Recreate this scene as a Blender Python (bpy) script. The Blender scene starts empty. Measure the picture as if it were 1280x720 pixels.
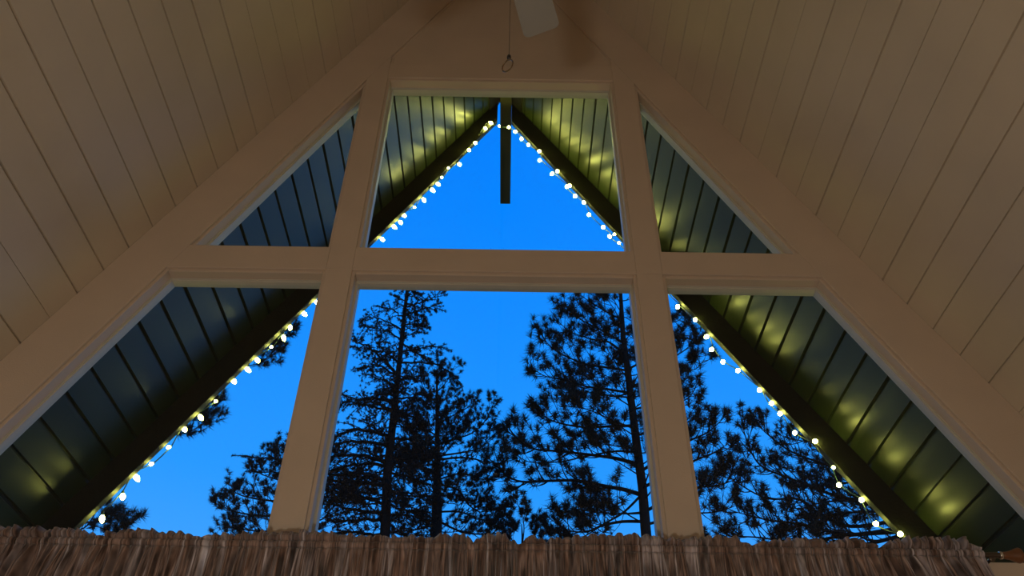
import bpy, math, random
from mathutils import Vector, Matrix, Quaternion
random.seed(7)
SC = bpy.context.scene
COL = SC.collection

# ------------------------------------------------------------------ camera model
F = 1026.788                     # focal length in pixels of a 1280 wide frame
PITCH, ROLL, YAW = 0.71601699, 0.0130445, 0.00267845
H = 1.60                         # eye height above the floor
D = 3.0                          # window wall distance
XC = -0.0803                     # centre line of the gable
ZA = 6.564                       # ceiling apex above the eye
T = 0.49375762                   # half width per metre of drop
AL = math.atan(T)
CA, SA = math.cos(AL), math.sin(AL)

def ray(x, y):
    u, v = (x - 640) / F, -(y - 360) / F
    c, s = math.cos(ROLL), math.sin(ROLL)
    u, v = u * c - v * s, u * s + v * c
    cp, sp = math.cos(PITCH), math.sin(PITCH)
    X, Y, Z = u, cp - v * sp, sp + v * cp
    cy, sy = math.cos(YAW), math.sin(YAW)
    return Vector((X * cy + Y * sy, -X * sy + Y * cy, Z))

def at(x, y, Y):                 # the point at forward distance Y seen at a photo pixel
    d = ray(x, y)
    p = d * (Y / d.y)
    return Vector((p.x, p.y, p.z + H))

def make_camera():
    cd = bpy.data.cameras.new('camera')
    co = bpy.data.objects.new('camera', cd)
    COL.objects.link(co)
    cd.sensor_width = 36
    cd.lens = F / 1280 * 36
    cd.clip_end = 500
    cd.clip_start = 0.02
    fwd = ray(640, 360).normalized()
    right = (ray(740, 360) - ray(640, 360)).normalized()
    up = right.cross(fwd).normalized()
    m = Matrix((right, up, -fwd)).transposed().to_4x4()
    m.translation = Vector((0, 0, H))
    co.matrix_world = m
    SC.camera = co
make_camera()

# ------------------------------------------------------------------ materials
def mat(name, col, rough=0.6, spec=0.5, metal=0.0, noise=0.0, nscale=8.0, bump=0.0, bscale=200.0, stretch=(1, 1, 1), emit=None, estr=0.0):
    m = bpy.data.materials.new(name)
    m.use_nodes = True
    nt = m.node_tree
    b = nt.nodes['Principled BSDF']
    b.inputs['Base Color'].default_value = (*col, 1)
    b.inputs['Roughness'].default_value = rough
    b.inputs['Specular IOR Level'].default_value = spec
    b.inputs['Metallic'].default_value = metal
    tc = nt.nodes.new('ShaderNodeTexCoord')
    mp = nt.nodes.new('ShaderNodeMapping')
    mp.inputs['Scale'].default_value = stretch
    nt.links.new(tc.outputs['Object'], mp.inputs['Vector'])
    if noise:
        n = nt.nodes.new('ShaderNodeTexNoise')
        n.inputs['Scale'].default_value = nscale
        n.inputs['Detail'].default_value = 5
        nt.links.new(mp.outputs['Vector'], n.inputs['Vector'])
        r = nt.nodes.new('ShaderNodeValToRGB')
        r.color_ramp.elements[0].position = 0.3
        r.color_ramp.elements[1].position = 0.7
        r.color_ramp.elements[0].color = (*[c * (1 - noise) for c in col], 1)
        r.color_ramp.elements[1].color = (*[min(1, c * (1 + noise)) for c in col], 1)
        nt.links.new(n.outputs['Fac'], r.inputs['Fac'])
        nt.links.new(r.outputs['Color'], b.inputs['Base Color'])
    if bump:
        n2 = nt.nodes.new('ShaderNodeTexNoise')
        n2.inputs['Scale'].default_value = bscale
        n2.inputs['Detail'].default_value = 3
        nt.links.new(mp.outputs['Vector'], n2.inputs['Vector'])
        bp = nt.nodes.new('ShaderNodeBump')
        bp.inputs['Strength'].default_value = bump
        bp.inputs['Distance'].default_value = 0.01
        nt.links.new(n2.outputs['Fac'], bp.inputs['Height'])
        nt.links.new(bp.outputs['Normal'], b.inputs['Normal'])
    if emit:
        b.inputs['Emission Color'].default_value = (*emit, 1)
        b.inputs['Emission Strength'].default_value = estr
    return m

M_WALL = mat('wall_paint', (0.66, 0.545, 0.435), 0.62, 0.3, noise=0.04, nscale=3, bump=0.15, bscale=160)
M_CEIL = mat('ceiling_paint', (0.65, 0.565, 0.44), 0.6, 0.3, noise=0.06, nscale=2.0, bump=0.08, bscale=150)
M_FRAME = mat('window_frame_paint', (0.62, 0.60, 0.52), 0.45, 0.4, noise=0.04, nscale=6)
M_SOFFIT = mat('soffit_paint', (0.020, 0.030, 0.008), 0.32, 0.36, noise=0.25, nscale=5, bump=0.05, bscale=26, stretch=(1, 0.25, 1))
M_BARGE = mat('dark_stained_timber', (0.013, 0.013, 0.008), 0.6, 0.25, noise=0.3, nscale=14, bump=0.2, bscale=60)
M_RIDGE = mat('weathered_timber', (0.045, 0.043, 0.022), 0.6, 0.25, noise=0.3, nscale=12, stretch=(1, 0.15, 1), bump=0.2, bscale=60)
M_ROOF = mat('roof_edge', (0.06, 0.06, 0.06), 0.9, 0.2, noise=0.3, nscale=20)
M_FLOOR = mat('wood_floor', (0.30, 0.17, 0.09), 0.4, 0.4, noise=0.3, nscale=3, stretch=(8, 1, 1))
M_GROUND = mat('forest_ground', (0.05, 0.045, 0.03), 0.95, 0.1, noise=0.4, nscale=0.7)
M_BARK = mat('bark', (0.010, 0.009, 0.008), 0.95, 0.1, noise=0.4, nscale=8, bump=0.5, bscale=20)
M_NEEDLE = mat('needles', (0.007, 0.011, 0.009), 0.8, 0.2, noise=0.35, nscale=2)
M_NEEDLE2 = mat('grey_green_needles', (0.008, 0.011, 0.010), 0.85, 0.2, noise=0.35, nscale=2)
M_ROD = mat('dark_rod', (0.10, 0.075, 0.05), 0.35, 0.5, metal=0.3, noise=0.2, nscale=30)
M_FINIAL = mat('turned_wood', (0.20, 0.085, 0.035), 0.35, 0.5, noise=0.3, nscale=20, stretch=(0.2, 1, 1))
M_METAL = mat('bright_metal', (0.7, 0.68, 0.62), 0.25, 0.5, metal=1.0, noise=0.05)
M_BRASS = mat('brass_ring', (0.30, 0.23, 0.14), 0.22, 0.5, metal=1.0, noise=0.1)
M_CHAIN = mat('dull_chain', (0.10, 0.08, 0.06), 0.5, 0.5, metal=0.5, noise=0.1)
M_BLACK = mat('black_bead', (0.01, 0.01, 0.01), 0.3, 0.5, noise=0.1)
M_FAN = mat('fan_blade', (0.36, 0.36, 0.33), 0.5, 0.4, noise=0.05, nscale=6)
M_FANMETAL = mat('fan_metal', (0.45, 0.43, 0.40), 0.35, 0.5, metal=0.8, noise=0.05)
M_WIRE = mat('green_wire', (0.012, 0.03, 0.018), 0.5, 0.4, noise=0.1)
M_BULB = mat('lit_bulb', (0.9, 0.85, 0.7), 0.3, 0.5, emit=(0.97, 0.95, 0.18), estr=66.0)

def glass():
    m = bpy.data.materials.new('window_glass')
    m.use_nodes = True
    nt = m.node_tree
    nt.nodes.clear()
    o = nt.nodes.new('ShaderNodeOutputMaterial')
    mx = nt.nodes.new('ShaderNodeMixShader')
    tr = nt.nodes.new('ShaderNodeBsdfTransparent')
    tr.inputs['Color'].default_value = (0.97, 0.985, 0.98, 1)
    gl = nt.nodes.new('ShaderNodeBsdfGlossy')
    gl.inputs['Roughness'].default_value = 0.02
    lw = nt.nodes.new('ShaderNodeLayerWeight')
    pw = nt.nodes.new('ShaderNodeMath')
    pw.operation = 'POWER'
    pw.inputs[1].default_value = 5.0
    ma = nt.nodes.new('ShaderNodeMath')
    ma.operation = 'MULTIPLY_ADD'
    ma.inputs[1].default_value = 0.9
    ma.inputs[2].default_value = 0.02
    nt.links.new(lw.outputs['Facing'], pw.inputs[0])
    nt.links.new(pw.outputs[0], ma.inputs[0])
    nt.links.new(ma.outputs[0], mx.inputs[0])
    nt.links.new(tr.outputs[0], mx.inputs[1])
    nt.links.new(gl.outputs[0], mx.inputs[2])
    nt.links.new(mx.outputs[0], o.inputs['Surface'])
    return m
M_GLASS = glass()

def fabric():
    m = bpy.data.materials.new('striped_curtain_fabric')
    m.use_nodes = True
    nt = m.node_tree
    b = nt.nodes['Principled BSDF']
    b.inputs['Roughness'].default_value = 0.75
    b.inputs['Specular IOR Level'].default_value = 0.25
    b.inputs['Sheen Weight'].default_value = 0.3
    uv = nt.nodes.new('ShaderNodeUVMap')
    def streak(sx, sy, scale, detail):
        mp = nt.nodes.new('ShaderNodeMapping')
        mp.inputs['Scale'].default_value = (sx, sy, 1)
        nt.links.new(uv.outputs[0], mp.inputs['Vector'])
        n = nt.nodes.new('ShaderNodeTexNoise')
        n.inputs['Scale'].default_value = scale
        n.inputs['Detail'].default_value = detail
        nt.links.new(mp.outputs[0], n.inputs['Vector'])
        return n
    n1 = streak(60, 3, 1, 3)
    r = nt.nodes.new('ShaderNodeValToRGB')
    els = r.color_ramp.elements
    els[0].position, els[0].color = 0.28, (0.065, 0.042, 0.036, 1)
    els[1].position, els[1].color = 0.75, (0.48, 0.47, 0.50, 1)
    for p, c in ((0.40, (0.17, 0.108, 0.082)), (0.47, (0.27, 0.20, 0.17)), (0.53, (0.13, 0.095, 0.085)), (0.62, (0.32, 0.28, 0.28))):
        e = els.new(p)
        e.color = (*c, 1)
    nt.links.new(n1.outputs['Fac'], r.inputs['Fac'])
    n2 = streak(160, 9, 1, 2)
    r2 = nt.nodes.new('ShaderNodeValToRGB')
    r2.color_ramp.elements[0].position, r2.color_ramp.elements[0].color = 0.35, (0.45, 0.42, 0.42, 1)
    r2.color_ramp.elements[1].position, r2.color_ramp.elements[1].color = 0.68, (2.0, 2.0, 2.08, 1)
    nt.links.new(n2.outputs['Fac'], r2.inputs['Fac'])
    mx = nt.nodes.new('ShaderNodeMix')
    mx.data_type = 'RGBA'
    mx.blend_type = 'MULTIPLY'
    mx.inputs['Factor'].default_value = 1
    nt.links.new(r.outputs[0], mx.inputs['A'])
    nt.links.new(r2.outputs[0], mx.inputs['B'])
    nt.links.new(mx.outputs['Result'], b.inputs['Base Color'])
    return m
M_FABRIC = fabric()

# ------------------------------------------------------------------ mesh helpers
class MB:
    def __init__(self):
        self.v, self.f = [], []
    def add(self, verts, faces):
        o = len(self.v)
        self.v += [tuple(p) for p in verts]
        self.f += [tuple(i + o for i in fc) for fc in faces]
    def prism(self, poly, y0, y1):          # poly: list of (x, z) in world, extruded along y
        n = len(poly)
        area = sum(poly[i][0] * poly[(i + 1) % n][1] - poly[(i + 1) % n][0] * poly[i][1] for i in range(n))
        if area < 0:
            poly = poly[::-1]
        vs = [(x, y0, z) for x, z in poly] + [(x, y1, z) for x, z in poly]
        fs = [tuple(range(n)), tuple(range(2 * n - 1, n - 1, -1))]
        fs += [((i + 1) % n, i, i + n, (i + 1) % n + n) for i in range(n)]
        self.add(vs, fs)
    def ring(self, outer, inner, y0, y1):   # frame between two polygons
        n = len(outer)
        vs = [(x, y0, z) for x, z in outer] + [(x, y0, z) for x, z in inner] + [(x, y1, z) for x, z in outer] + [(x, y1, z) for x, z in inner]
        fs = []
        for i in range(n):
            j = (i + 1) % n
            fs += [(i, j, n + j, n + i), (2 * n + j, 2 * n + i, 3 * n + i, 3 * n + j), (n + i, n + j, 3 * n + j, 3 * n + i), (j, i, 2 * n + i, 2 * n + j)]
        self.add(vs, fs)
    def tube(self, pts, radii, sides=6, cap=True):
        pts = [Vector(p) for p in pts]
        n = len(pts)
        if n < 2:
            return
        vs, fs = [], []
        ref = None
        for i, p in enumerate(pts):
            t = (pts[min(i + 1, n - 1)] - pts[max(i - 1, 0)])
            if t.length < 1e-9:
                t = Vector((0, 0, 1))
            t.normalize()
            if ref is None:
                ref = t.orthogonal().normalized()
            a = (ref - t * ref.dot(t))
            a = a.normalized() if a.length > 1e-6 else t.orthogonal().normalized()
            ref = a
            b = t.cross(a)
            for k in range(sides):
                w = 2 * math.pi * k / sides
                vs.append(p + (a * math.cos(w) + b * math.sin(w)) * radii[i])
        for i in range(n - 1):
            for k in range(sides):
                k2 = (k + 1) % sides
                fs.append((i * sides + k, i * sides + k2, (i + 1) * sides + k2, (i + 1) * sides + k))
        if cap:
            fs.append(tuple(range(sides - 1, -1, -1)))
            fs.append(tuple((n - 1) * sides + k for k in range(sides)))
        self.add(vs, fs)
    def lathe(self, prof, origin, axis, sides=20):   # prof: (r, h) along axis
        axis = Vector(axis).normalized()
        a = axis.orthogonal().normalized()
        b = axis.cross(a)
        o = Vector(origin)
        n = len(prof)
        vs, fs = [], []
        for r, h in prof:
            for k in range(sides):
                w = 2 * math.pi * k / sides
                vs.append(o + axis * h + (a * math.cos(w) + b * math.sin(w)) * max(r, 1e-5))
        for i in range(n - 1):
            for k in range(sides):
                k2 = (k + 1) % sides
                fs.append((i * sides + k, i * sides + k2, (i + 1) * sides + k2, (i + 1) * sides + k))
        fs.append(tuple(range(sides - 1, -1, -1)))
        fs.append(tuple((n - 1) * sides + k for k in range(sides)))
        self.add(vs, fs)
    def build(self, name, m, parent=None, smooth=False, bevel=0.0):
        me = bpy.data.meshes.new(name)
        me.from_pydata(self.v, [], self.f)
        me.validate()
        me.update()
        me.materials.append(m)
        if smooth:
            me.polygons.foreach_set('use_smooth', [True] * len(me.polygons))
        o = bpy.data.objects.new(name, me)
        COL.objects.link(o)
        if parent is not None:
            o.parent = parent
            o.matrix_parent_inverse = Matrix.Translation(-parent.location)
        if bevel:
            bv = o.modifiers.new('edge', 'BEVEL')
            bv.width = bevel
            bv.segments = 2
            bv.limit_method = 'ANGLE'
            bv.angle_limit = math.radians(40)
        return o

def empty(name, loc):
    o = bpy.data.objects.new(name, None)
    COL.objects.link(o)
    o.location = loc
    o.empty_display_size = 0.1
    return o

def tag(o, label=None, cat=None, group=None, kind=None):
    if label: o['label'] = label
    if cat: o['category'] = cat
    if group: o['group'] = group
    if kind: o['kind'] = kind
    return o

# ------------------------------------------------------------------ the gable wall
def U(u):                                   # offset from the centre line -> world x
    return XC + u
def Zr(z):                                  # height above the eye -> world z
    return z + H
def rk(z, perp):                            # half width of the slope at height z, inset by perp
    return (ZA - z) * T - perp / CA
def zk(u, perp):
    return ZA - (u + perp / CA) / T

SILL = 1.275
P_BASE, P_FACE = 0.270, 0.255
MI, MO = 0.685, 0.845                       # mullion core, offsets of its two sides
FI, FO = 0.700, 0.829                       # mullion face board
RB, RT = 2.700, 2.868                       # mid rail core
TB, TT = 4.318, 4.480                       # top rail core
FLOOR = -H

def mirror(poly, s):
    return [(U(s * u), Zr(z)) for u, z in poly]

openings = {}
core = MB()
Y0, Y1 = D + 0.014, D + 0.125
for s in (-1, 1):
    core.prism(mirror([(rk(FLOOR, -0.045), FLOOR), (rk(FLOOR, P_BASE), FLOOR), (0, zk(0, P_BASE)), (0, zk(0, -0.045))], s), Y0, Y1)
    core.prism(mirror([(MI, SILL), (MO, SILL), (MO, zk(MO, P_BASE)), (MI, zk(MI, P_BASE))], s), Y0, Y1)
    core.prism(mirror([(MO, RB), (rk(RB, P_BASE), RB), (rk(RT, P_BASE), RT), (MO, RT)], s), Y0, Y1)
core.prism(mirror([(-MI, RB), (MI, RB), (MI, RT), (-MI, RT)], 1), Y0, Y1)
core.prism(mirror([(-MI, TB), (MI, TB), (MI, TT), (-MI, TT)], 1), Y0, Y1)
core.prism(mirror([(-rk(FLOOR, P_BASE), FLOOR), (rk(FLOOR, P_BASE), FLOOR), (rk(SILL, P_BASE), SILL), (-rk(SILL, P_BASE), SILL)], 1), Y0 - 0.012, Y1)
wall = core.build('wall_front', M_WALL, bevel=0.004)
tag(wall, kind='structure')

def face(name, poly, s=1, y0=D, y1=D + 0.0141, bev=0.003):
    b = MB()
    b.prism(mirror(poly, s), y0, y1)
    return b.build(name, M_WALL, wall, bevel=bev)
FRB, FRT, FTB, FTT = 2.716, 2.868, 4.333, 4.483
for s in (-1, 1):
    face('rafter_casing', [(rk(FLOOR, 0.0), FLOOR), (rk(FLOOR, P_FACE), FLOOR), (0, zk(0, P_FACE)), (0, ZA)], s)
    face('mullion_casing', [(FI, SILL), (FO, SILL), (FO, FRB), (FI, FRB)], s)
    face('mullion_casing', [(FI, FRB), (FO, FRB), (FO, zk(FO, P_FACE)), (FI, zk(FI, P_FACE))], s)
    face('rail_casing', [(FO, FRB), (rk(FRB, P_FACE), FRB), (rk(FRT, P_FACE), FRT), (FO, FRT)], s)
face('rail_casing', [(-FI, FRB), (FI, FRB), (FI, FRT), (-FI, FRT)])
face('rail_casing', [(-FI, FTB), (FI, FTB), (FI, FTT), (-FI, FTT)])
g = MB()
g.prism(mirror([(-rk(TT - 0.02, P_FACE), TT - 0.02), (rk(TT - 0.02, P_FACE), TT - 0.02), (0, zk(0, P_FACE))], 1), D + 0.0165, D + 0.12)
g.build('gable_panel', M_WALL, wall)

# windows: frame ring and pane in every opening
def inset(poly, d):
    n = len(poly)
    area = sum(poly[i][0] * poly[(i + 1) % n][1] - poly[(i + 1) % n][0] * poly[i][1] for i in range(n))
    if area < 0:
        poly = poly[::-1]
    out = []
    for i in range(n):
        p0, p1, p2 = Vector(poly[i - 1]), Vector(poly[i]), Vector(poly[(i + 1) % n])
        d1, d2 = (p1 - p0).normalized(), (p2 - p1).normalized()
        n1, n2 = Vector((-d1.y, d1.x)), Vector((-d2.y, d2.x))
        a, b = p1 + n1 * d, p1 + n2 * d
        den = d1.x * d2.y - d1.y * d2.x
        t = ((b.x - a.x) * d2.y - (b.y - a.y) * d2.x) / den
        q = a + d1 * t
        out.append((q.x, q.y))
    return poly, out

wins = [
    mirror([(-MI, RT), (MI, RT), (MI, TB), (-MI, TB)], 1),
    mirror([(MO, RT), (rk(RT, P_BASE), RT), (MO, zk(MO, P_BASE))], -1),
    mirror([(MO, RT), (rk(RT, P_BASE), RT), (MO, zk(MO, P_BASE))], 1),
    mirror([(-MI, SILL), (MI, SILL), (MI, RB), (-MI, RB)], 1),
    mirror([(MO, SILL), (rk(SILL, P_BASE), SILL), (rk(RB, P_BASE), RB), (MO, RB)], -1),
    mirror([(MO, SILL), (rk(SILL, P_BASE), SILL), (rk(RB, P_BASE), RB), (MO, RB)], 1),
]
for i, w in enumerate(wins):
    cx = sum(p[0] for p in w) / len(w)
    root = empty(f'window_{i + 1}', (cx, D + 0.09, min(p[1] for p in w)))
    tag(root, kind='structure')
    outer, inner = inset(w, 0.011)
    _, groove = inset(w, 0.003)
    fr = MB()
    fr.ring(outer, groove, D + 0.066, D + 0.073)
    fr.ring(groove, inner, D + 0.073, D + 0.077)
    fr.ring(outer, inner, D + 0.077, D + 0.12)
    fr.build('window_frame', M_FRAME, root)
    p = MB()
    _, pi = inset(w, 0.006)
    p.prism(pi, D + 0.094, D + 0.100)
    p.build('window_pane', M_GLASS, root)

# ------------------------------------------------------------------ boards on a slope
def slope_pt(s, side, y, off=0.0, za=ZA):
    """point at distance s down the slope from the ridge; off moves it outwards (up) from the board face"""
    x = side * (s * SA + off * CA)
    z = za - s * CA + off * SA
    return (U(x), y, Zr(z))

def boards(name, side, s_start, pitch, smax, y0, y1fun, gw, gd, m, za=ZA, thick=0.04, vary=True):
    """tongue and groove boards running along y, grooves cut as channels in one mesh"""
    rng = random.Random(hash(name) % 1000 if False else len(name) * 13 + (side + 2))
    prof = [(0.0, 0.0)]
    s = s_start
    while s < smax:
        w = gw * (rng.choice((0.35, 0.5, 0.7, 0.85, 1.0, 1.0)) if vary else rng.uniform(0.75, 1.1))
        d = gd * min(1.0, w / gw + 0.1)
        if s - w > 0.01:
            prof += [(s - w, 0), (s - w * 0.7, d), (s + w * 0.0, d), (s + w * 0.3, 0)]
        s += pitch
    prof.append((smax, 0.0))
    b = MB()
    n = len(prof)
    vs, fs = [], []
    for s, d in prof:
        vs.append(slope_pt(s, side, y0, d, za))
        vs.append(slope_pt(s, side, y1fun(s), d, za))
    for i in range(n - 1):
        q = (2 * i, 2 * i + 1, 2 * i + 3, 2 * i + 2)
        fs.append(q if side < 0 else q[::-1])
    # back face and edges give the deck a real thickness
    o = len(vs)
    for s in (0.0, smax):
        vs.append(slope_pt(s, side, y0, thick, za))
        vs.append(slope_pt(s, side, y1fun(s), thick, za))
    fs.append((o, o + 2, o + 3, o + 1))
    fs.append((1, *[2 * i + 1 for i in range(1, n)], o + 3, o + 1))
    fs.append((0, o, o + 2, *[2 * i for i in range(n - 1, 0, -1)]))
    fs.append((2 * n - 2, o + 2, o + 3, 2 * n - 1))
    b.add(vs, fs)
    return b.build(name, m)

YB = -5.0
SMAX = (ZA + H) / CA
for side, nm, ph, pi in ((-1, 'ceiling_left', 0.0944, 0.1691), (1, 'ceiling_right', 0.113, 0.1681)):
    tag(boards(nm, side, ph, pi, SMAX, YB, lambda s: D + 0.0135, 0.0085, 0.012, M_CEIL), kind='structure')

BA, BB, BH, BTH = 4.72, 0.128, 0.155, 0.042    # barge board line: inner face y = BA - BB*s
def barge_y(s):
    return BA - BB * s
for side, nm, ph, pi in ((-1, 'soffit_left', 0.444 - 2 * 0.1675, 0.1675), (1, 'soffit_right', 0.43 - 2 * 0.1668, 0.1668)):
    tag(boards(nm, side, ph, pi, SMAX + 0.3, D + 0.125, lambda s: barge_y(s) + BTH + 0.01, 0.019, 0.020, M_SOFFIT, vary=False), kind='structure')

# barge boards under the raking roof edge
for side, lab in ((-1, 'dark raking barge board under the left roof overhang'), (1, 'dark raking barge board under the right roof overhang')):
    b = MB()
    s0 = 0.115 if side < 0 else 0.03
    s1 = SMAX + 0.25
    def bpt(s, off, yy):
        return slope_pt(s, side, barge_y(s) + yy, -off)
    # plumb cut against the ridge beam: the lower corner is set back along the slope
    xr = 0.063 if side < 0 else 0.0675
    def s_at(off):
        return (xr + off * CA) / SA
    ring0 = [bpt(s_at(0.001), 0.001, 0), bpt(s_at(0.001), 0.001, BTH), bpt(s_at(BH), BH, BTH), bpt(s_at(BH), BH, 0)]
    ring1 = [bpt(s1, 0.001, 0), bpt(s1, 0.001, BTH), bpt(s1, BH, BTH), bpt(s1, BH, 0)]
    fs = [(0, 1, 2, 3), (7, 6, 5, 4)] + [((i + 1) % 4, i, i + 4, (i + 1) % 4 + 4) for i in range(4)]
    if side > 0:
        fs = [f[::-1] for f in fs]
    b.add(ring0 + ring1, fs)
    tag(b.build('barge_board', M_BARGE, bevel=0.004), lab, 'roof board')

# ridge beam running out past the barge boards
b = MB()
zb = Zr(6.35)
bx0, bx1 = -0.120, -0.014
ztop = Zr(6.64)
b.add([(bx0, D + 0.125, zb), (bx1, D + 0.125, zb), (bx1, 5.95, zb), (bx0, 5.95, zb)] +
      [(bx0, D + 0.125, Zr(6.46)), (bx1, D + 0.125, Zr(6.46)), (bx1, 5.95, Zr(6.46)), (bx0, 5.95, Zr(6.46))],
      [(0, 3, 2, 1), (4, 5, 6, 7), (0, 1, 5, 4), (1, 2, 6, 5), (2, 3, 7, 6), (3, 0, 4, 7)])
ridge = b.build('ridge_beam', M_RIDGE, bevel=0.003)
for side in (-1, 1):  # dark planks added to stand for the unlit soffit beside the beam
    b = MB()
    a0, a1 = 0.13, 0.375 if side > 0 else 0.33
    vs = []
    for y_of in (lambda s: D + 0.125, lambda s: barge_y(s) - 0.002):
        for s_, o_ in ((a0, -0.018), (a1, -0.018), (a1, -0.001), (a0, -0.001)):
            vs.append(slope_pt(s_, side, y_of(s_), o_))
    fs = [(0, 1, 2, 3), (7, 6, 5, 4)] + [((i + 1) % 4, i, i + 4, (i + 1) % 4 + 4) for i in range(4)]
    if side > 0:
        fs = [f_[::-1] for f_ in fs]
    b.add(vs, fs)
    b.build('ridge_shade_plank', M_BARGE, ridge)
tag(ridge, 'square timber ridge beam jutting out between the two barge boards', 'beam')

# rest of the room shell
def box_obj(name, x0, x1, y0, y1, z0, z1, m, kind='structure'):
    b = MB()
    b.add([(x, y, z) for x in (x0, x1) for y in (y0, y1) for z in (z0, z1)],
          [(0, 1, 3, 2), (4, 6, 7, 5), (0, 4, 5, 1), (2, 3, 7, 6), (0, 2, 6, 4), (1, 5, 7, 3)])
    o = b.build(name, m)
    if kind: o['kind'] = kind
    return o
box_obj('floor', U(-4.0), U(4.0), YB, D + 0.12, -0.1, 0.0, M_FLOOR)
b = MB()
b.prism(mirror([(-rk(FLOOR, 0), FLOOR), (rk(FLOOR, 0), FLOOR), (0, ZA)], 1), YB - 0.1, YB)
tag(b.build('wall_back', M_CEIL), kind='structure')
box_obj('ground', -90, 90, D + 0.13, 120, -0.6, -0.4, M_GROUND)

# ------------------------------------------------------------------ curtain rod and valances
YR = 2.90
Z_ROD = at(1235, 694, YR).z
x_end = at(1250, 694, YR).x
x_left = at(-60, 678, YR).x
rod = empty('curtain_rod', ((x_end + x_left) / 2, YR, Z_ROD))
b = MB()
b.tube([(x_left, YR, Z_ROD), (x_end, YR, Z_ROD)], [0.0105, 0.0105], 16)
b.build('rod', M_ROD, rod, smooth=True)
b = MB()
b.lathe([(0.0, 0), (0.0125, 0.0), (0.0145, 0.003), (0.0145, 0.009), (0.0125, 0.012), (0.0, 0.012)], (x_end - 0.004, YR, Z_ROD), (1, 0, 0), 24)
b.build('collar', M_METAL, rod, smooth=True)
b = MB()
b.lathe([(0.0, 0), (0.011, 0), (0.013, 0.006), (0.0135, 0.014), (0.016, 0.026), (0.021, 0.040), (0.026, 0.052), (0.028, 0.060), (0.026, 0.066), (0.016, 0.070), (0.0, 0.071)], (x_end + 0.008, YR, Z_ROD), (1, 0, 0), 28)
b.build('finial', M_FINIAL, rod, smooth=True)
b = MB()
b.lathe([(0.0, 0), (0.013, 0), (0.013, 0.004), (0.007, 0.006), (0.006, 0.09), (0.011, 0.092), (0.020, 0.094), (0.020, 0.104), (0.0, 0.104)][::1], (x_end - 0.035, YR - 0.004, Z_ROD - 0.012), (0, 1, 0), 16)
b.build('bracket', M_ROD, rod, smooth=True)
tag(rod, 'thin dark curtain rod with turned wooden finial below the windows', 'curtain rod')

TOP = [(-60, 658), (0, 657), (40, 659), (85, 661), (102, 662), (112, 665), (125, 670), (136, 665), (150, 662), (165, 661), (185, 661), (205, 665), (220, 663), (235, 667), (250, 671), (262, 668), (280, 667), (291, 667), (330, 664), (370, 664), (400, 664), (440, 668), (470, 669), (500, 670), (520, 669), (533, 672.5), (545, 668), (570, 667), (584, 668), (592, 677), (600, 674), (608, 668), (620, 667), (630, 669), (641, 677), (650, 682), (658, 672), (668, 669), (680, 676), (690, 673), (700, 674), (710, 671), (740, 669), (790, 668), (830, 672), (848, 674), (870, 672), (900, 670), (920, 672), (932, 679), (940, 682), (950, 678), (970, 675), (990, 673), (1020, 673), (1035, 679), (1048, 675), (1065, 672), (1080, 675), (1093, 682), (1100, 684), (1108, 678), (1125, 673), (1150, 672), (1165, 673), (1190, 672), (1205, 674), (1213, 679), (1221, 682), (1229, 684)]
TOPW = [(at(x, y, YR - 0.01).x, at(x, y, YR - 0.01).z) for x, y in TOP]
def top_z(x):
    if x <= TOPW[0][0]: return TOPW[0][1]
    for (x0, z0), (x1, z1) in zip(TOPW, TOPW[1:]):
        if x <= x1:
            t = (x - x0) / (x1 - x0)
            t = t * t * (3 - 2 * t)
            return z0 + (z1 - z0) * t
    return TOPW[-1][1]

def folds(x0, x1, seed, lo=0.012, hi=0.030):
    rng = random.Random(seed)
    pts, x, sgn = [], x0 - 0.05, 1
    while x < x1 + 0.08:
        pts.append((x, sgn * rng.uniform(0.45, 1.0)))
        sgn = -sgn
        x += rng.uniform(lo, hi) * 0.5
    def f(x):
        lo_, hi_ = 0, len(pts) - 1
        while hi_ - lo_ > 1:
            mid = (lo_ + hi_) // 2
            if pts[mid][0] <= x: lo_ = mid
            else: hi_ = mid
        (a, va), (b_, vb) = pts[lo_], pts[hi_]
        t = min(1, max(0, (x - a) / (b_ - a)))
        t = t * t * (3 - 2 * t)
        return va + (vb - va) * t
    return f

def trough(v):
    return 2.4 * (max(0.0, (v + 1) / 2)) ** 2.0 - 0.7

def gather(x):           # how tightly the cloth is bunched
    gx = 0.35
    for px, w, a in ((30, 90, 0.9), (608, 22, 0.9), (1160, 70, 0.9)):
        c = at(px, 680, YR).x
        ww = w / 1027 * 3.6
        gx += a * math.exp(-((x - c) / ww) ** 2)
    return min(1.25, gx)

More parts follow.
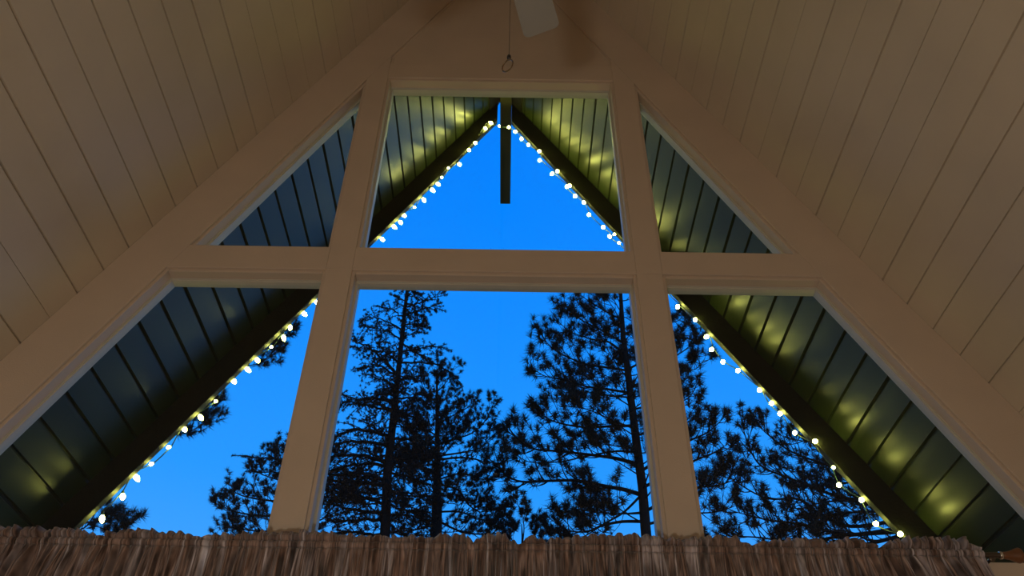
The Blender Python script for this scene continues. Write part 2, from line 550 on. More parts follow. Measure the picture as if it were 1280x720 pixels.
def valance(xa, xb, seed, label, fwd=0.0):
    root = empty('curtain_valance', ((xa + xb) / 2, YR, Z_ROD))
    f1 = folds(xa, xb, seed, 0.017, 0.044)
    f2 = folds(xa, xb, seed + 1, 0.030, 0.075)
    f3 = folds(xa, xb, seed + 2, 0.022, 0.05)
    f4 = folds(xa, xb, seed + 4, 0.05, 0.12)
    n = int((xb - xa) / 0.0026)
    xs = [xa + (xb - xa) * i / n for i in range(n + 1)]
    def sheet(name, rows, solid=0.0012):
        vs, uvs, fs = [], [], []
        m = len(rows)
        for x in xs:
            for k in range(m):
                vs.append(rows[k](x))
                uvs.append((x * 1.0 + 0.013 * f2(x), vs[-1][2]))
        for i in range(n):
            for k in range(m - 1):
                a = i * m + k
                fs.append((a, a + 1, a + m + 1, a + m))
        me = bpy.data.meshes.new(name)
        me.from_pydata(vs, [], fs)
        me.update()
        uvl = me.uv_layers.new(name='UVMap')
        for lp in me.loops:
            uvl.data[lp.index].uv = uvs[lp.vertex_index]
        me.polygons.foreach_set('use_smooth', [True] * len(me.polygons))
        me.materials.append(M_FABRIC)
        o = bpy.data.objects.new(name, me)
        COL.objects.link(o)
        o.parent = root
        o.matrix_parent_inverse = Matrix.Translation(-root.location)
        sd = o.modifiers.new('cloth', 'SOLIDIFY')
        sd.thickness = solid
        return o
    zp = Z_ROD + 0.013                     # seam just above the rod
    def header_row(t):
        def r(x):
            tz = top_z(x)
            gg = gather(x)
            a = t ** 0.8
            y = YR - fwd + 0.004 * (1 - t) ** 3 + trough(f1(x)) * (0.003 + 0.014 * a * (0.3 + gg)) + f2(x) * 0.012 * a + f4(x) * 0.008 * a - 0.016 * math.sin(math.pi * min(1, t * 1.2)) - 0.008 * a
            return (x + f3(x) * 0.004 * a, y, zp + (tz - zp) * t + f1(x) * 0.0016 * a * gg)
        return r
    sheet('header_ruffle', [header_row(k / 7) for k in range(8)])
    def pocket_row(ang):
        def r(x):
            gg = gather(x)
            return (x, YR - fwd - 0.0200 * math.cos(ang) + trough(f1(x)) * 0.0045 * (0.5 + gg) - 0.001, Z_ROD + 0.0155 * math.sin(ang))
        return r
    sheet('rod_pocket', [pocket_row(math.radians(d)) for d in (88, 62, 40, 15, -15, -40, -62)])
    zs = Z_ROD - 0.0125
    cen = at(1060, 690, YR).x
    def skirt_row(t):
        def r(x):
            gg = gather(x)
            drop = 0.34 * t
            sl = -0.10 * math.exp(-((x - at(20, 680, YR).x) / 0.35) ** 2) + 0.16 * math.exp(-((x - at(1190, 690, YR).x) / 0.28) ** 2)
            a = min(1, t * 3.5) ** 0.7
            y = YR - fwd - 0.012 - 0.004 * a + trough(f1(x)) * (0.004 + 0.014 * a * (0.5 + gg)) + trough(f3(x)) * 0.014 * a * (0.6 + gg) + f4(x) * 0.010 * a
            return (x + sl * drop + f2(x) * 0.006 * a, y, zs - drop)
        return r
    sheet('skirt', [skirt_row((k / 12) ** 1.3) for k in range(13)])
    tag(root, label, 'curtain', 'gathered valances on the curtain rod')
    return root
x_mid = at(597, 680, YR).x
valance(at(-58, 680, YR).x, x_mid + 0.006, 11, 'left striped brown ruffled valance, gathered along the rod from the left edge to the middle')
valance(x_mid - 0.006, at(1226, 690, YR).x, 31, 'right striped brown ruffled valance, ending beside the wooden finial', 0.004)

# ------------------------------------------------------------------ ceiling fan with pull chain
def fan():
    zb = 2.80
    d = ray(677.5, 39)
    tip = d * (zb / d.z)
    ang = math.radians(16.5)
    R = 0.66
    hub = Vector((tip.x - R * math.sin(ang), tip.y - R * math.cos(ang), zb))
    root = empty('ceiling_fan', (U(0), hub.y, Zr(ZA)))
    hx, hy, hz = hub.x, hub.y, Zr(zb)
    b = MB()
    b.tube([(hx, hy, hz + 0.16), (hx, hy, Zr(ZA) - 0.12)], [0.013, 0.013], 14)
    b.build('downrod', M_FANMETAL, root, smooth=True)
    b = MB()
    b.lathe([(0, 0), (0.075, 0.0), (0.07, 0.03), (0.05, 0.10), (0.02, 0.13), (0, 0.13)][::-1], (hx, hy, Zr(ZA) - 0.03), (0, 0, -1), 24)
    b.build('canopy', M_FANMETAL, root, smooth=True)
    b = MB()
    b.lathe([(0, -0.09), (0.05, -0.09), (0.06, -0.075), (0.06, -0.03), (0.11, -0.02), (0.125, 0.01), (0.125, 0.08), (0.10, 0.12), (0.04, 0.15), (0.02, 0.18), (0, 0.18)], (hx, hy, hz + 0.02), (0, 0, 1), 28)
    b.build('motor_housing', M_FANMETAL, root, smooth=True)
    for k in range(5):
        a = ang + k * 2 * math.pi / 5
        ax = Vector((math.sin(a), math.cos(a), 0))
        sd = Vector((math.cos(a), -math.sin(a), 0))
        tilt = math.radians(11)
        up = Vector((0, 0, 1))
        wd = sd * math.cos(tilt) + up * math.sin(tilt)
        nn = wd.cross(ax).normalized()
        c0 = Vector((hx, hy, hz))
        out = []
        L0, L1 = 0.20, R + 0.005
        w0, w1 = 0.056, 0.071
        cr = 0.022
        out += [(L0, -w0), (L0 + 0.02, -w0 - 0.004)]
        for j in range(5):
            q = j / 4 * math.pi / 2
            out.append((L1 - cr + cr * math.sin(q), -w1 + cr - cr * math.cos(q)))
        for j in range(5):
            q = j / 4 * math.pi / 2
            out.append((L1 - cr + cr * math.cos(q), w1 - cr + cr * math.sin(q)))
        out += [(L0 + 0.02, w0 + 0.004), (L0, w0)]
        n = len(out)
        vs = [c0 + ax * l + wd * w + nn * 0.004 for l, w in out] + [c0 + ax * l + wd * w - nn * 0.004 for l, w in out]
        b = MB()
        b.add(vs, [tuple(range(n)), tuple(range(2 * n - 1, n - 1, -1))] + [((i + 1) % n, i, i + n, (i + 1) % n + n) for i in range(n)])
        bl = b.build('blade', M_FAN, root, bevel=0.0015)
        b = MB()
        b.tube([c0 + ax * 0.10 + up * 0.02, c0 + ax * 0.16 + up * 0.015, c0 + ax * 0.22 + nn * 0.008, c0 + ax * 0.29 + nn * 0.008], [0.012, 0.010, 0.012, 0.006], 8)
        ir = b.build('blade_iron', M_FANMETAL, None, smooth=True)
        ir.parent = bl
    # long pull chain from the motor to a ring
    dd = ray(636.5, 60)
    yy = hy + 0.02
    px = (dd * (yy / dd.y)).x
    zbead = at(635.5, 71, yy).z
    ring_c = at(634.5, 82, yy)
    b = MB()
    b.tube([(px, yy, hz - 0.06), (px, yy, zbead)], [0.0009, 0.0009], 8)
    z = hz - 0.07
    ch = b.build('pull_chain', M_CHAIN, root, smooth=True)
    def sub(mb, name, m):
        o = mb.build(name, m, None, smooth=True)
        o.parent = ch
        return o
    b = MB()
    b.lathe([(0.0, -0.009), (0.004, -0.008), (0.0052, -0.003), (0.0052, 0.003), (0.0036, 0.008), (0, 0.009)], (px, yy, zbead - 0.002), (0, 0, 1), 14)
    b.tube([(px, yy, zbead - 0.006), (px + 0.0005, yy, zbead - 0.014)], [0.0012, 0.0012], 8)
    sub(b, 'bead', M_BLACK)
    # ring seen at a slant
    R_ = 0.0160
    # the ring hangs twisted, so that it shows as a narrow slanted oval
    vd = ray(634.5, 82).normalized()
    rt = Vector((1, 0, 0))
    upv = rt.cross(vd).normalized()
    e1 = (rt * 0.60 + upv * 0.80).normalized()
    e2 = (vd * 0.82 + (rt * 0.80 - upv * 0.60) * 0.57).normalized()
    pts = []
    for k in range(33):
        w = 2 * math.pi * k / 32
        pts.append(ring_c + e1 * R_ * math.cos(w) + e2 * R_ * math.sin(w))
    b = MB()
    b.tube(pts, [0.0017] * 33, 8, cap=False)
    sub(b, 'ring', M_BRASS)
    tag(root, 'pale ceiling fan, one blade tip and its long pull chain with a ring in view', 'ceiling fan')
fan()

# ------------------------------------------------------------------ string lights
def edge_pt(x, y, back=0.03):
    """point just outside the barge board's outer face seen at a photo pixel"""
    d = ray(x, y)
    yy = 4.6
    for _ in range(12):
        z = d.z / d.y * yy
        xx = d.x / d.y * yy
        s = (ZA - z) * CA + abs(xx - XC) * SA
        yy = barge_y(s) + BTH + back
    p = d * (yy / d.y)
    return Vector((p.x, p.y, p.z + H))

BULBS_L = [(624, 157.5), (613.7, 153.7), (607, 160.5), (594.3, 178.7), (586.3, 187.7), (574.5, 205.5), (560.5, 210), (552.2, 221.7), (547.7, 230.5), (541, 238), (530, 250), (513.5, 257.3), (505, 269.3), (500.8, 278), (493, 283.8), (478, 299.3), (455, 318), (436, 338), (414, 356), (393, 377), (380.6, 392.5), (362.7, 409.7), (354.7, 422.5), (335, 432), (318, 448.7), (307.5, 461), (292.6, 476.8), (260, 497), (251, 522), (230.8, 537), (204, 555.6), (179.7, 575), (161.6, 592.5), (153.5, 621), (127.6, 649)]
BULBS_R = [(636, 159), (643.8, 164.7), (651.8, 173.5), (660.5, 181), (674, 189), (674.4, 200.5), (696.7, 214), (690, 217.3), (712, 232), (708.5, 233.3), (718.7, 245), (729.7, 253), (736, 268.5), (754, 284), (768, 292.7), (762, 295.5), (774, 303.7), (794, 326), (812, 347), (830, 364), (847, 383.8), (869, 399.6), (883, 421), (889.5, 437), (903.7, 452.5), (922.3, 463.3), (949.2, 487.7), (964.6, 504), (975, 517), (993.6, 541), (1019, 551.5), (1042, 584.4), (1048.8, 606.3), (1077, 625), (1095, 654.6), (1125.6, 667.5)]
SMALL = {(560.5, 210), (513.5, 257.3), (260, 497), (179.7, 575), (204, 555.6), (335, 432), (1042, 584.4), (552.2, 221.7), (768, 292.7), (774, 303.7), (624, 157.5)}

def back_of(side, y):
    """how far out from the barge board's outer face the string hangs"""
    if side > 0:
        return -0.036 if y < 320 else 0.0
    return -0.050 if y < 165 else (-0.012 if y < 240 else 0.018)

def string_lights():
    root = empty('string_lights', edge_pt(630, 150))
    tag(root, 'string of warm glowing bulbs looped along the raking roof edge', 'string lights')
    bm = MB()
    bm.lathe([(0, -0.004), (0.0085, -0.002), (0.0125, 0.006), (0.0155, 0.016), (0.0155, 0.024), (0.0125, 0.035), (0.008, 0.044), (0.003, 0.049), (0, 0.050)], (0, 0, 0), (0, 0, 1), 14)
    bulb0 = bm.build('bulb', M_BULB, None, smooth=True)
    sm = MB()
    sm.lathe([(0, -0.030), (0.006, -0.030), (0.0085, -0.026), (0.0095, -0.020), (0.0095, 0.0), (0.0, 0.0)], (0, 0, 0), (0, 0, 1), 12)
    sock0 = sm.build('socket', M_WIRE, None, smooth=True)
    used = []
    wires = []
    rng = random.Random(5)
    for side, L in ((-1, BULBS_L), (1, BULBS_R)):
        anchors = []
        for (x, y) in L:
            c = edge_pt(x, y, back_of(side, y))
            o_ = edge_pt(x, y, 0.0)
            drop = ((ZA - (o_.z - H)) * T - abs(o_.x - XC)) * CA
            over = drop < BH + 0.006           # clipped to the inner face of the board instead
            if over and side < 0 and y > 240:  # hangs just clear of the board's lower edge
                c = edge_pt(x, y, 0.016) + Vector((CA, 0, -SA)) * (BH + 0.022 - drop)
                over = False
            elif over:
                c = edge_pt(x, y, -BTH - 0.012)
            # perpendicular, away from the slope, pointing down and inwards to the centre line
            perp = Vector((-side * CA, 0, -SA))
            along = Vector((side * SA, -BB, -CA))
            if side < 0:
                dr = perp * rng.uniform(0.3, 1.0) + Vector((0, rng.uniform(-0.3, 0.5), -0.45)) + along * rng.uniform(-0.2, 0.35)
            else:
                dr = perp * rng.uniform(0.0, 0.7) + Vector((0, rng.uniform(-1.0, -0.2), -0.35)) + along * rng.uniform(-0.2, 0.2)
            sc = 0.86
            if (x, y) in SMALL:
                dr = Vector((rng.uniform(-0.2, 0.2), -1.0, -0.9)); sc = 0.62
            dr.normalize()
            if over:
                dr = (dr + Vector((0, -0.6, -0.2))).normalized()
            base = c - dr * 0.023 * sc
            q = Vector((0, 0, 1)).rotation_difference(dr)
            o = bulb0 if not used else bulb0.copy()
            if used: COL.objects.link(o)
            o.parent = root
            o.matrix_parent_inverse = Matrix.Translation(-root.location)
            o.rotation_mode = 'QUATERNION'
            o.rotation_quaternion = q
            o.location = base
            o.scale = (sc, sc, sc)
            s_ = sock0 if not used else sock0.copy()
            if used: COL.objects.link(s_)
            s_.parent = o
            used.append(o)
            anchors.append(base - dr * 0.028 * sc)
        wires.append(anchors)
    chain = wires[0][::-1] + wires[1]
    w = MB()
    for a, b_ in zip(chain, chain[1:]):
        dl = (b_ - a).length
        pts = []
        k = max(4, int(dl / 0.04))
        for i in range(k + 1):
            t = i / k
            p = a.lerp(b_, t)
            pts.append(p + Vector((0, 0, -0.10 * dl * 4 * t * (1 - t) * 0.35)))
        w.tube(pts, [0.0032] * len(pts), 6)
    w.build('wire', M_WIRE, root, smooth=True)
string_lights()

# ------------------------------------------------------------------ trees
class Tree:
    def __init__(self, name, label, Y, seed, needle, nneedle, needle_w, mats):
        self.rng = random.Random(seed)
        self.Y, self.nl, self.nn, self.nw = Y, needle, nneedle, needle_w
        self.name, self.label, self.mats = name, label, mats
        self.nv, self.nf = [], []
        self.limbs = []
        self.ntuft = 0
    def start(self, pts, widths):
        self.tp = [at(x, y, self.Y) for x, y in pts]
        dep = [self.depth(p) for p in self.tp]
        self.tr = [w / 2 * d / F for w, d in zip(widths, dep)]
        # carry the trunk down to the ground
        a, b = self.tp[-2], self.tp[-1]
        dz = b.z + 0.45
        dirn = Vector((b.x - a.x, 0, b.z - a.z)).normalized()
        dirn = (dirn + Vector((0, 0, -2))).normalized()
        foot = b + dirn * (dz / -dirn.z)
        pts_ = self.tp + [foot]
        rr = self.tr + [self.tr[-1] * 1.5]
        self.root = empty(self.name, foot)
        tag(self.root, self.label, 'tree')
        m = MB()
        m.tube(pts_, rr, 10)
        m.build('trunk', self.mats[0], self.root, smooth=True)
    def depth(self, p):
        f = ray(640, 360).normalized()
        return (p - Vector((0, 0, H))).dot(f)
    def trunk_at(self, y):               # trunk point at a photo row
        pr = self.rows
        for (a, ya), (b, yb) in zip(zip(self.tp, pr), zip(self.tp[1:], pr[1:])):
            if ya <= y <= yb:
                return a.lerp(b, (y - ya) / (yb - ya))
        return self.tp[0] if y < pr[0] else self.tp[-1]
    def tuft(self, p, d, scale=1.0, n=None):
        r = self.rng
        d = d.normalized()
        a = d.orthogonal().normalized()
        b = d.cross(a)
        L = self.nl * scale
        self.ntuft += 1
        for _ in range(n or self.nn):
            th = math.radians(r.uniform(10, 98))
            ph = r.uniform(0, 2 * math.pi)
            w = a * math.cos(ph) + b * math.sin(ph)
            nd = d * math.cos(th) + w * math.sin(th)
            base = p - d * r.uniform(0, 0.5) * L
            ln = L * r.uniform(0.65, 1.05)
            sd = nd.cross(Vector((r.uniform(-1, 1), r.uniform(-1, 1), r.uniform(-1, 1))))
            if sd.length < 1e-3: continue
            sd = sd.normalized() * self.nw * 0.5
            o = len(self.nv)
            tip = base + nd * ln + Vector((0, 0, -0.06 * ln))
            self.nv += [tuple(base - sd), tuple(base + sd), tuple(tip)]
            self.nf.append((o, o + 1, o + 2))
    def twig(self, mb, p, d, L, r0, level):
        """a curved twig turning upwards with tufts"""
        r = self.rng
        pts = [p]
        q = p.copy()
        d = d.normalized()
        n = 4
        for i in range(n):
            d = (d + Vector((r.uniform(-0.12, 0.12), r.uniform(-0.12, 0.12), 0.16 + r.uniform(-0.05, 0.12)))).normalized()
            q = q + d * L / n
            pts.append(q.copy())
            if level > 0 and i >= 1 and r.random() < 0.8:
                dd = (d * 0.8 + Vector((r.uniform(-1, 1), r.uniform(-1, 1), r.uniform(-0.25, 0.7))) * 0.8).normalized()
                self.twig(mb, q, dd, L * r.uniform(0.35, 0.6), r0 * 0.6, level - 1)
            elif i >= 2 and r.random() < 0.5:
                self.tuft(q, (d + Vector((r.uniform(-.7, .7), r.uniform(-.7, .7), .3))).normalized(), 0.85)
        mb.tube(pts, [r0 * (1 - 0.6 * i / n) for i in range(n + 1)], 4)
        self.tuft(q, d)
    def limb(self, pts, r0, twigs, tl, level=1, start=0.25, droop=False):
        r = self.rng
        mb = MB()
        # smooth the polyline
        P = []
        for i in range(len(pts) - 1):
            p0 = pts[max(i - 1, 0)]; p1 = pts[i]; p2 = pts[i + 1]; p3 = pts[min(i + 2, len(pts) - 1)]
            for k in range(5):
                t = k / 5
                P.append(0.5 * ((2 * p1) + (p2 - p0) * t + (2 * p0 - 5 * p1 + 4 * p2 - p3) * t * t + (3 * p1 - p0 - 3 * p2 + p3) * t ** 3))
        P.append(pts[-1])
        n = len(P)
        mb.tube(P, [max(0.8 * r0 * (1 - 0.8 * i / (n - 1)), 0.006) for i in range(n)], 6)
        for j in range(twigs):
            t = start + (1 - start) * (j + r.random() * 0.8) / twigs
            i = min(n - 2, int(t * (n - 1)))
            p = P[i].lerp(P[i + 1], t * (n - 1) - i)
            dl = (P[i + 1] - P[i]).normalized()
            sidev = Vector((r.uniform(-1, 1), r.uniform(-1, 1), r.uniform(-0.45, 0.75)))
            sidev = sidev - dl * sidev.dot(dl)
            dd = dl * r.uniform(0.3, 0.9) + sidev.normalized() * r.uniform(0.5, 1.0)
            self.twig(mb, p, dd, tl * r.uniform(0.55, 1.1) * (1.15 - 0.5 * t), max(0.006, r0 * 0.28), level)
        self.twig(mb, P[-1], (P[-1] - P[-3]), tl * 0.4, max(0.006, r0 * 0.25), 0)
        self.limbs.append(mb)
    dens = 1.0
    def px_limb(self, px, dy, r0, twigs, tl, level=1, start=0.25):
        twigs = int(round(twigs * self.dens))
        n = len(px) - 1
        pts = [at(x, y, self.Y + dy * i / n) for i, (x, y) in enumerate(px)]
        self.limb(pts, r0, twigs, tl, level, start)
    def auto(self, ylo, yhi, count, length, r0, twigs, tl, azs=(0, 360), rise=0.15, level=1):
        r = self.rng
        for k in range(count):
            t = (k + r.random() * 0.7) / count
            y = ylo + (yhi - ylo) * t
            p = self.trunk_at(y)
            az = math.radians(r.uniform(*azs))
            L = (length[0] + (length[1] - length[0]) * t) * r.uniform(0.7, 1.15)
            d = Vector((math.cos(az), math.sin(az), rise)).normalized()
            pts = [p]
            q = p.copy()
            for i in range(4):
                d = (d + Vector((r.uniform(-.15, .15), r.uniform(-.15, .15), 0.06))).normalized()
                q = q + d * L / 4
                pts.append(q.copy())
            self.limb(pts, r0, twigs, tl, level)
    def finish(self):
        for mb in self.limbs:
            mb.build('limb', self.mats[0], self.root, smooth=True)
        m = MB()
        m.v, m.f = self.nv, self.nf
        m.build('needles', self.mats[1], self.root)
        print('tree', self.name, 'limbs', len(self.limbs), 'tufts', self.ntuft, 'needles', len(self.nf))

PB = (M_BARK, M_NEEDLE)

# tall pine by the right mullion
t = Tree('pine_tree', 'tall long-needled pine whose trunk stands beside the right mullion', 10.6, 3, 0.15, 30, 0.009, PB)
rows = [334, 363, 423, 461, 501, 557, 609, 661]
t.rows = rows
t.dens = 2.0
t.start([(773, 334), (775.5, 363), (779, 423), (784.4, 461), (789, 501), (796, 557), (803, 609), (807, 661)], [2.5, 4.4, 7, 8.5, 9.5, 10.8, 12, 13.5])
for px, dy, r0, tw, tl in [
    ([(774, 398), (758, 390), (744, 381), (728, 371), (717, 363)], -0.3, 0.020, 5, 0.42),
    ([(778, 428), (757, 415), (736, 405), (714, 391), (706, 377)], 0.2, 0.024, 7, 0.45),
    ([(781, 443), (762, 428), (740, 424), (714, 415), (700, 404)], -0.5, 0.024, 7, 0.45),
    ([(784, 463), (756, 459), (729, 454), (703, 443), (687, 432), (679, 421)], 0.3, 0.026, 9, 0.48),
    ([(787, 491), (756, 486), (733, 483), (707, 475), (681, 470), (665, 459)], -0.2, 0.028, 9, 0.48),
    ([(788, 497), (760, 494), (735, 490), (712, 492), (695, 486)], 0.9, 0.020, 7, 0.42),
    ([(793, 532), (760, 533), (730, 534), (700, 529), (681, 521), (670, 508)], 0.4, 0.030, 9, 0.5),
    ([(793, 536), (765, 525), (735, 512), (710, 508)], -0.9, 0.020, 7, 0.42),
    ([(799, 581), (770, 573), (742, 569), (700, 564), (664, 560), (640, 541)], -0.3, 0.040, 11, 0.52),
    ([(799, 566), (770, 564), (730, 571), (700, 577), (660, 577), (636, 560)], 0.8, 0.024, 9, 0.5),
    ([(803, 619), (780, 612), (758, 608), (723, 601), (687, 601), (652, 602), (630, 592), (622, 576)], -0.2, 0.042, 12, 0.5),
    ([(804, 616), (780, 640), (755, 655), (735, 668), (720, 678)], 0.5, 0.024, 7, 0.45),
    ([(806, 652), (778, 652), (753, 657), (735, 664), (715, 664), (697, 655)], -0.4, 0.030, 9, 0.45),
    ([(806, 640), (780, 642), (755, 640), (735, 628), (722, 625)], 0.9, 0.018, 7, 0.42),
    # right side
    ([(778, 420), (800, 408), (825, 404), (845, 402), (853, 396)], 0.2, 0.022, 7, 0.45),
    ([(784, 462), (810, 450), (840, 446), (858, 436), (871, 422)], -0.3, 0.024, 8, 0.45),
    ([(787, 485), (815, 474), (845, 464), (868, 462), (880, 450)], 0.2, 0.024, 8, 0.45),
    ([(790, 512), (820, 506), (846, 504), (862, 496), (869, 484)], -0.2, 0.022, 7, 0.45),
    ([(794, 545), (825, 536), (848, 532), (860, 524)], 0.3, 0.022, 6, 0.42),
    ([(800, 590), (830, 570), (860, 552), (885, 540), (903, 524)], -0.3, 0.030, 8, 0.45),
    ([(803, 610), (840, 590), (868, 576), (892, 566), (908, 556)], 0.4, 0.030, 9, 0.45),
    ([(805, 640), (840, 622), (870, 610), (900, 606), (922, 598)], -0.3, 0.030, 9, 0.45),
    ([(806, 656), (840, 648), (870, 642), (895, 640), (915, 634)], 0.5, 0.026, 8, 0.45),
]:
    t.px_limb(px, dy, r0, tw, tl)
t.auto(350, 420, 9, (0.35, 0.8), 0.014, 3, 0.34, rise=0.45)
t.auto(400, 500, 10, (0.7, 1.0), 0.016, 4, 0.4, azs=(60, 300), rise=0.2)
t.auto(500, 660, 12, (0.8, 1.1), 0.016, 5, 0.4, azs=(40, 320), rise=0.15)
t.auto(390, 600, 9, (0.35, 0.6), 0.014, 4, 0.36, azs=(-70, 70), rise=0.3)
t.finish()

# middle pine
t = Tree('pine_tree', 'mid-sized bushy pine standing right of the ragged conifer, short tufts at its tip', 24.0, 9, 0.17, 24, 0.016, PB)
t.dens = 2.4
t.rows = [458, 470, 530, 600, 640, 672]
t.start([(546, 462), (546, 470), (546.5, 530), (546.5, 600), (546, 640), (545, 672)], [1.2, 2, 5, 10, 13, 15])
for px, dy, r0, tw, tl in [
    ([(546, 490), (556, 480), (564, 466), (571, 452)], 0.3, 0.03, 5, 0.55),
    ([(546, 478), (546, 464), (547, 450)], 0.0, 0.025, 4, 0.5),
    ([(546, 505), (534, 492), (527, 480), (523, 468)], -0.4, 0.03, 5, 0.55),
    ([(547, 530), (565, 520), (580, 512), (593, 506)], 0.3, 0.035, 7, 0.7),
    ([(547, 555), (572, 548), (592, 540), (608, 524), (618, 503)], -0.3, 0.045, 10, 0.75),
    ([(547, 570), (575, 566), (600, 560), (612, 548), (624, 538)], 0.6, 0.045, 10, 0.75),
    ([(547, 575), (575, 572), (600, 576), (608, 590), (610, 604)], -0.2, 0.05, 10, 0.7),
    ([(547, 605), (572, 612), (585, 630), (600, 640), (612, 636)], 0.2, 0.05, 10, 0.75),
    ([(547, 600), (575, 592), (600, 598), (618, 600)], -0.7, 0.04, 9, 0.7),
    ([(546, 640), (575, 640), (605, 650), (625, 648)], 0.4, 0.045, 9, 0.7),
    ([(546, 650), (575, 664), (605, 668), (632, 664)], -0.3, 0.05, 10, 0.7),
    ([(546, 545), (528, 534), (512, 528), (500, 520)], 0.3, 0.035, 8, 0.7),
    ([(546, 590), (520, 584), (498, 580), (470, 572)], -0.4, 0.045, 9, 0.75),
    ([(546, 620), (515, 620), (485, 615), (452, 600)], 0.5, 0.05, 10, 0.75),
    ([(546, 655), (520, 662), (490, 664), (455, 655)], -0.3, 0.045, 10, 0.75),
]:
    t.px_limb(px, dy, r0, tw, tl)
t.auto(485, 560, 12, (0.5, 1.3), 0.022, 7, 0.5, rise=0.35)
t.auto(550, 668, 24, (1.2, 2.2), 0.028, 12, 0.65, rise=0.2)
t.finish()

# right-hand pine with spreading limbs, its trunk behind the right barge board
t = Tree('pine_tree', 'wide pine with long drooping limbs filling the lower right window', 15.0, 21, 0.17, 26, 0.012, PB)
t.dens = 1.7
t.rows = [540, 600, 640, 700]
t.start([(1112, 540), (1118, 600), (1124, 640), (1130, 700)], [7, 11, 13, 15])
for px, dy, r0, tw, tl in [
    ([(1121, 628), (1064, 624), (1025, 613), (988, 598), (951, 582), (935, 555), (927, 526)], -0.4, 0.05, 15, 0.6),
    ([(1123, 650), (1064, 658), (1025, 642), (998, 624), (959, 623), (924, 605), (905, 590)], 0.5, 0.05, 15, 0.6),
    ([(1118, 610), (1070, 596), (1030, 580), (990, 565), (962, 545), (946, 530)], 0.3, 0.045, 13, 0.6),
    ([(1116, 585), (1070, 570), (1035, 556), (1008, 552), (985, 548)], -0.6, 0.04, 11, 0.58),
    ([(1112, 560), (1050, 545), (1010, 520), (985, 508), (972, 500)], 0.2, 0.035, 10, 0.5),
    ([(1125, 660), (1060, 668), (1000, 655), (960, 650), (920, 640)], -0.3, 0.05, 15, 0.6),
    ([(1126, 670), (1060, 684), (1000, 680), (950, 672), (905, 670)], 0.6, 0.05, 15, 0.6),
    ([(1122, 640), (1075, 640), (1040, 645), (1010, 660), (985, 676)], 1.0, 0.04, 12, 0.6),
    ([(1120, 620), (1090, 600), (1050, 604), (1020, 596), (985, 585), (960, 590)], 1.2, 0.04, 12, 0.6),
    ([(1124, 655), (1085, 630), (1050, 626), (1020, 630), (990, 640)], -1.2, 0.04, 12, 0.6),
    ([(1126, 672), (1090, 676), (1060, 664), (1030, 664)], -0.8, 0.04, 10, 0.6),
    ([(1126, 665), (1040, 672), (970, 690), (900, 690), (870, 676)], 0.9, 0.045, 14, 0.6),
]:
    t.px_limb(px, dy, r0, tw, tl, 1, 0.15)
t.auto(545, 700, 10, (0.8, 1.6), 0.03, 5, 0.5, azs=(60, 300), rise=0.3)
t.finish()

# pine behind the left mullion
t = Tree('pine_tree', 'small-needled pine half hidden behind the left mullion above the valance', 20.0, 33, 0.16, 26, 0.014, PB)
t.dens = 1.7
t.rows = [556, 600, 640, 690]
t.start([(374, 556), (371, 600), (368, 640), (364, 690)], [3, 7, 9, 11])
for px, dy, r0, tw, tl in [
    ([(373, 580), (355, 575), (340, 572), (332, 566)], 0.2, 0.03, 6, 0.6),
    ([(372, 600), (350, 600), (330, 594), (318, 588)], -0.4, 0.035, 9, 0.6),
    ([(370, 625), (340, 626), (312, 622), (295, 616), (288, 606)], 0.3, 0.04, 12, 0.6),
    ([(369, 640), (335, 645), (305, 642), (284, 636), (275, 628)], -0.3, 0.04, 12, 0.6),
    ([(367, 660), (335, 664), (305, 662), (285, 658)], 0.4, 0.04, 12, 0.6),
    ([(366, 672), (330, 680), (300, 676), (282, 668)], -0.6, 0.04, 10, 0.6),
    ([(372, 600), (390, 596), (408, 588), (420, 580)], 0.3, 0.03, 7, 0.6),
    ([(370, 630), (395, 622), (418, 612), (436, 600)], -0.3, 0.035, 8, 0.6),
    ([(368, 655), (395, 652), (420, 640), (440, 632)], 0.3, 0.035, 8, 0.6),
]:
    t.px_limb(px, dy, r0, tw, tl, 1, 0.2)
t.auto(565, 690, 12, (0.5, 1.4), 0.025, 5, 0.55, rise=0.3)
t.finish()

# pine beyond the left overhang: only its bough ends show past the barge board
t = Tree('pine_tree', 'near pine with bough ends poking past the left barge board and its bulbs', 12.5, 41, 0.15, 30, 0.009, PB)
t.rows = [360, 480, 560, 700]
t.start([(128, 360), (100, 480), (80, 560), (45, 700)], [6, 11, 13, 16])
for px, dy, r0, tw, tl in [
    ([(112, 440), (200, 440), (280, 440), (335, 436), (362, 416)], 0.2, 0.035, 15, 0.46),
    ([(110, 452), (200, 455), (270, 455), (318, 456), (346, 436)], -0.4, 0.030, 15, 0.46),
    ([(90, 530), (150, 530), (210, 530), (252, 518), (272, 506)], 0.2, 0.030, 11, 0.38),
    ([(88, 536), (150, 545), (205, 545), (240, 538), (262, 524)], -0.3, 0.028, 11, 0.38),
    ([(60, 640), (90, 655), (115, 652), (136, 652), (148, 642)], 0.2, 0.026, 7, 0.32),
    ([(55, 660), (90, 672), (120, 672), (145, 668), (166, 650)], -0.2, 0.026, 6, 0.30),
    ([(56, 655), (80, 662), (105, 660), (120, 640), (128, 625)], 0.4, 0.026, 7, 0.32),
]:
    t.dens = 1.7
    t.px_limb(px, dy, r0, tw, tl, 1, 0.45)
t.finish()

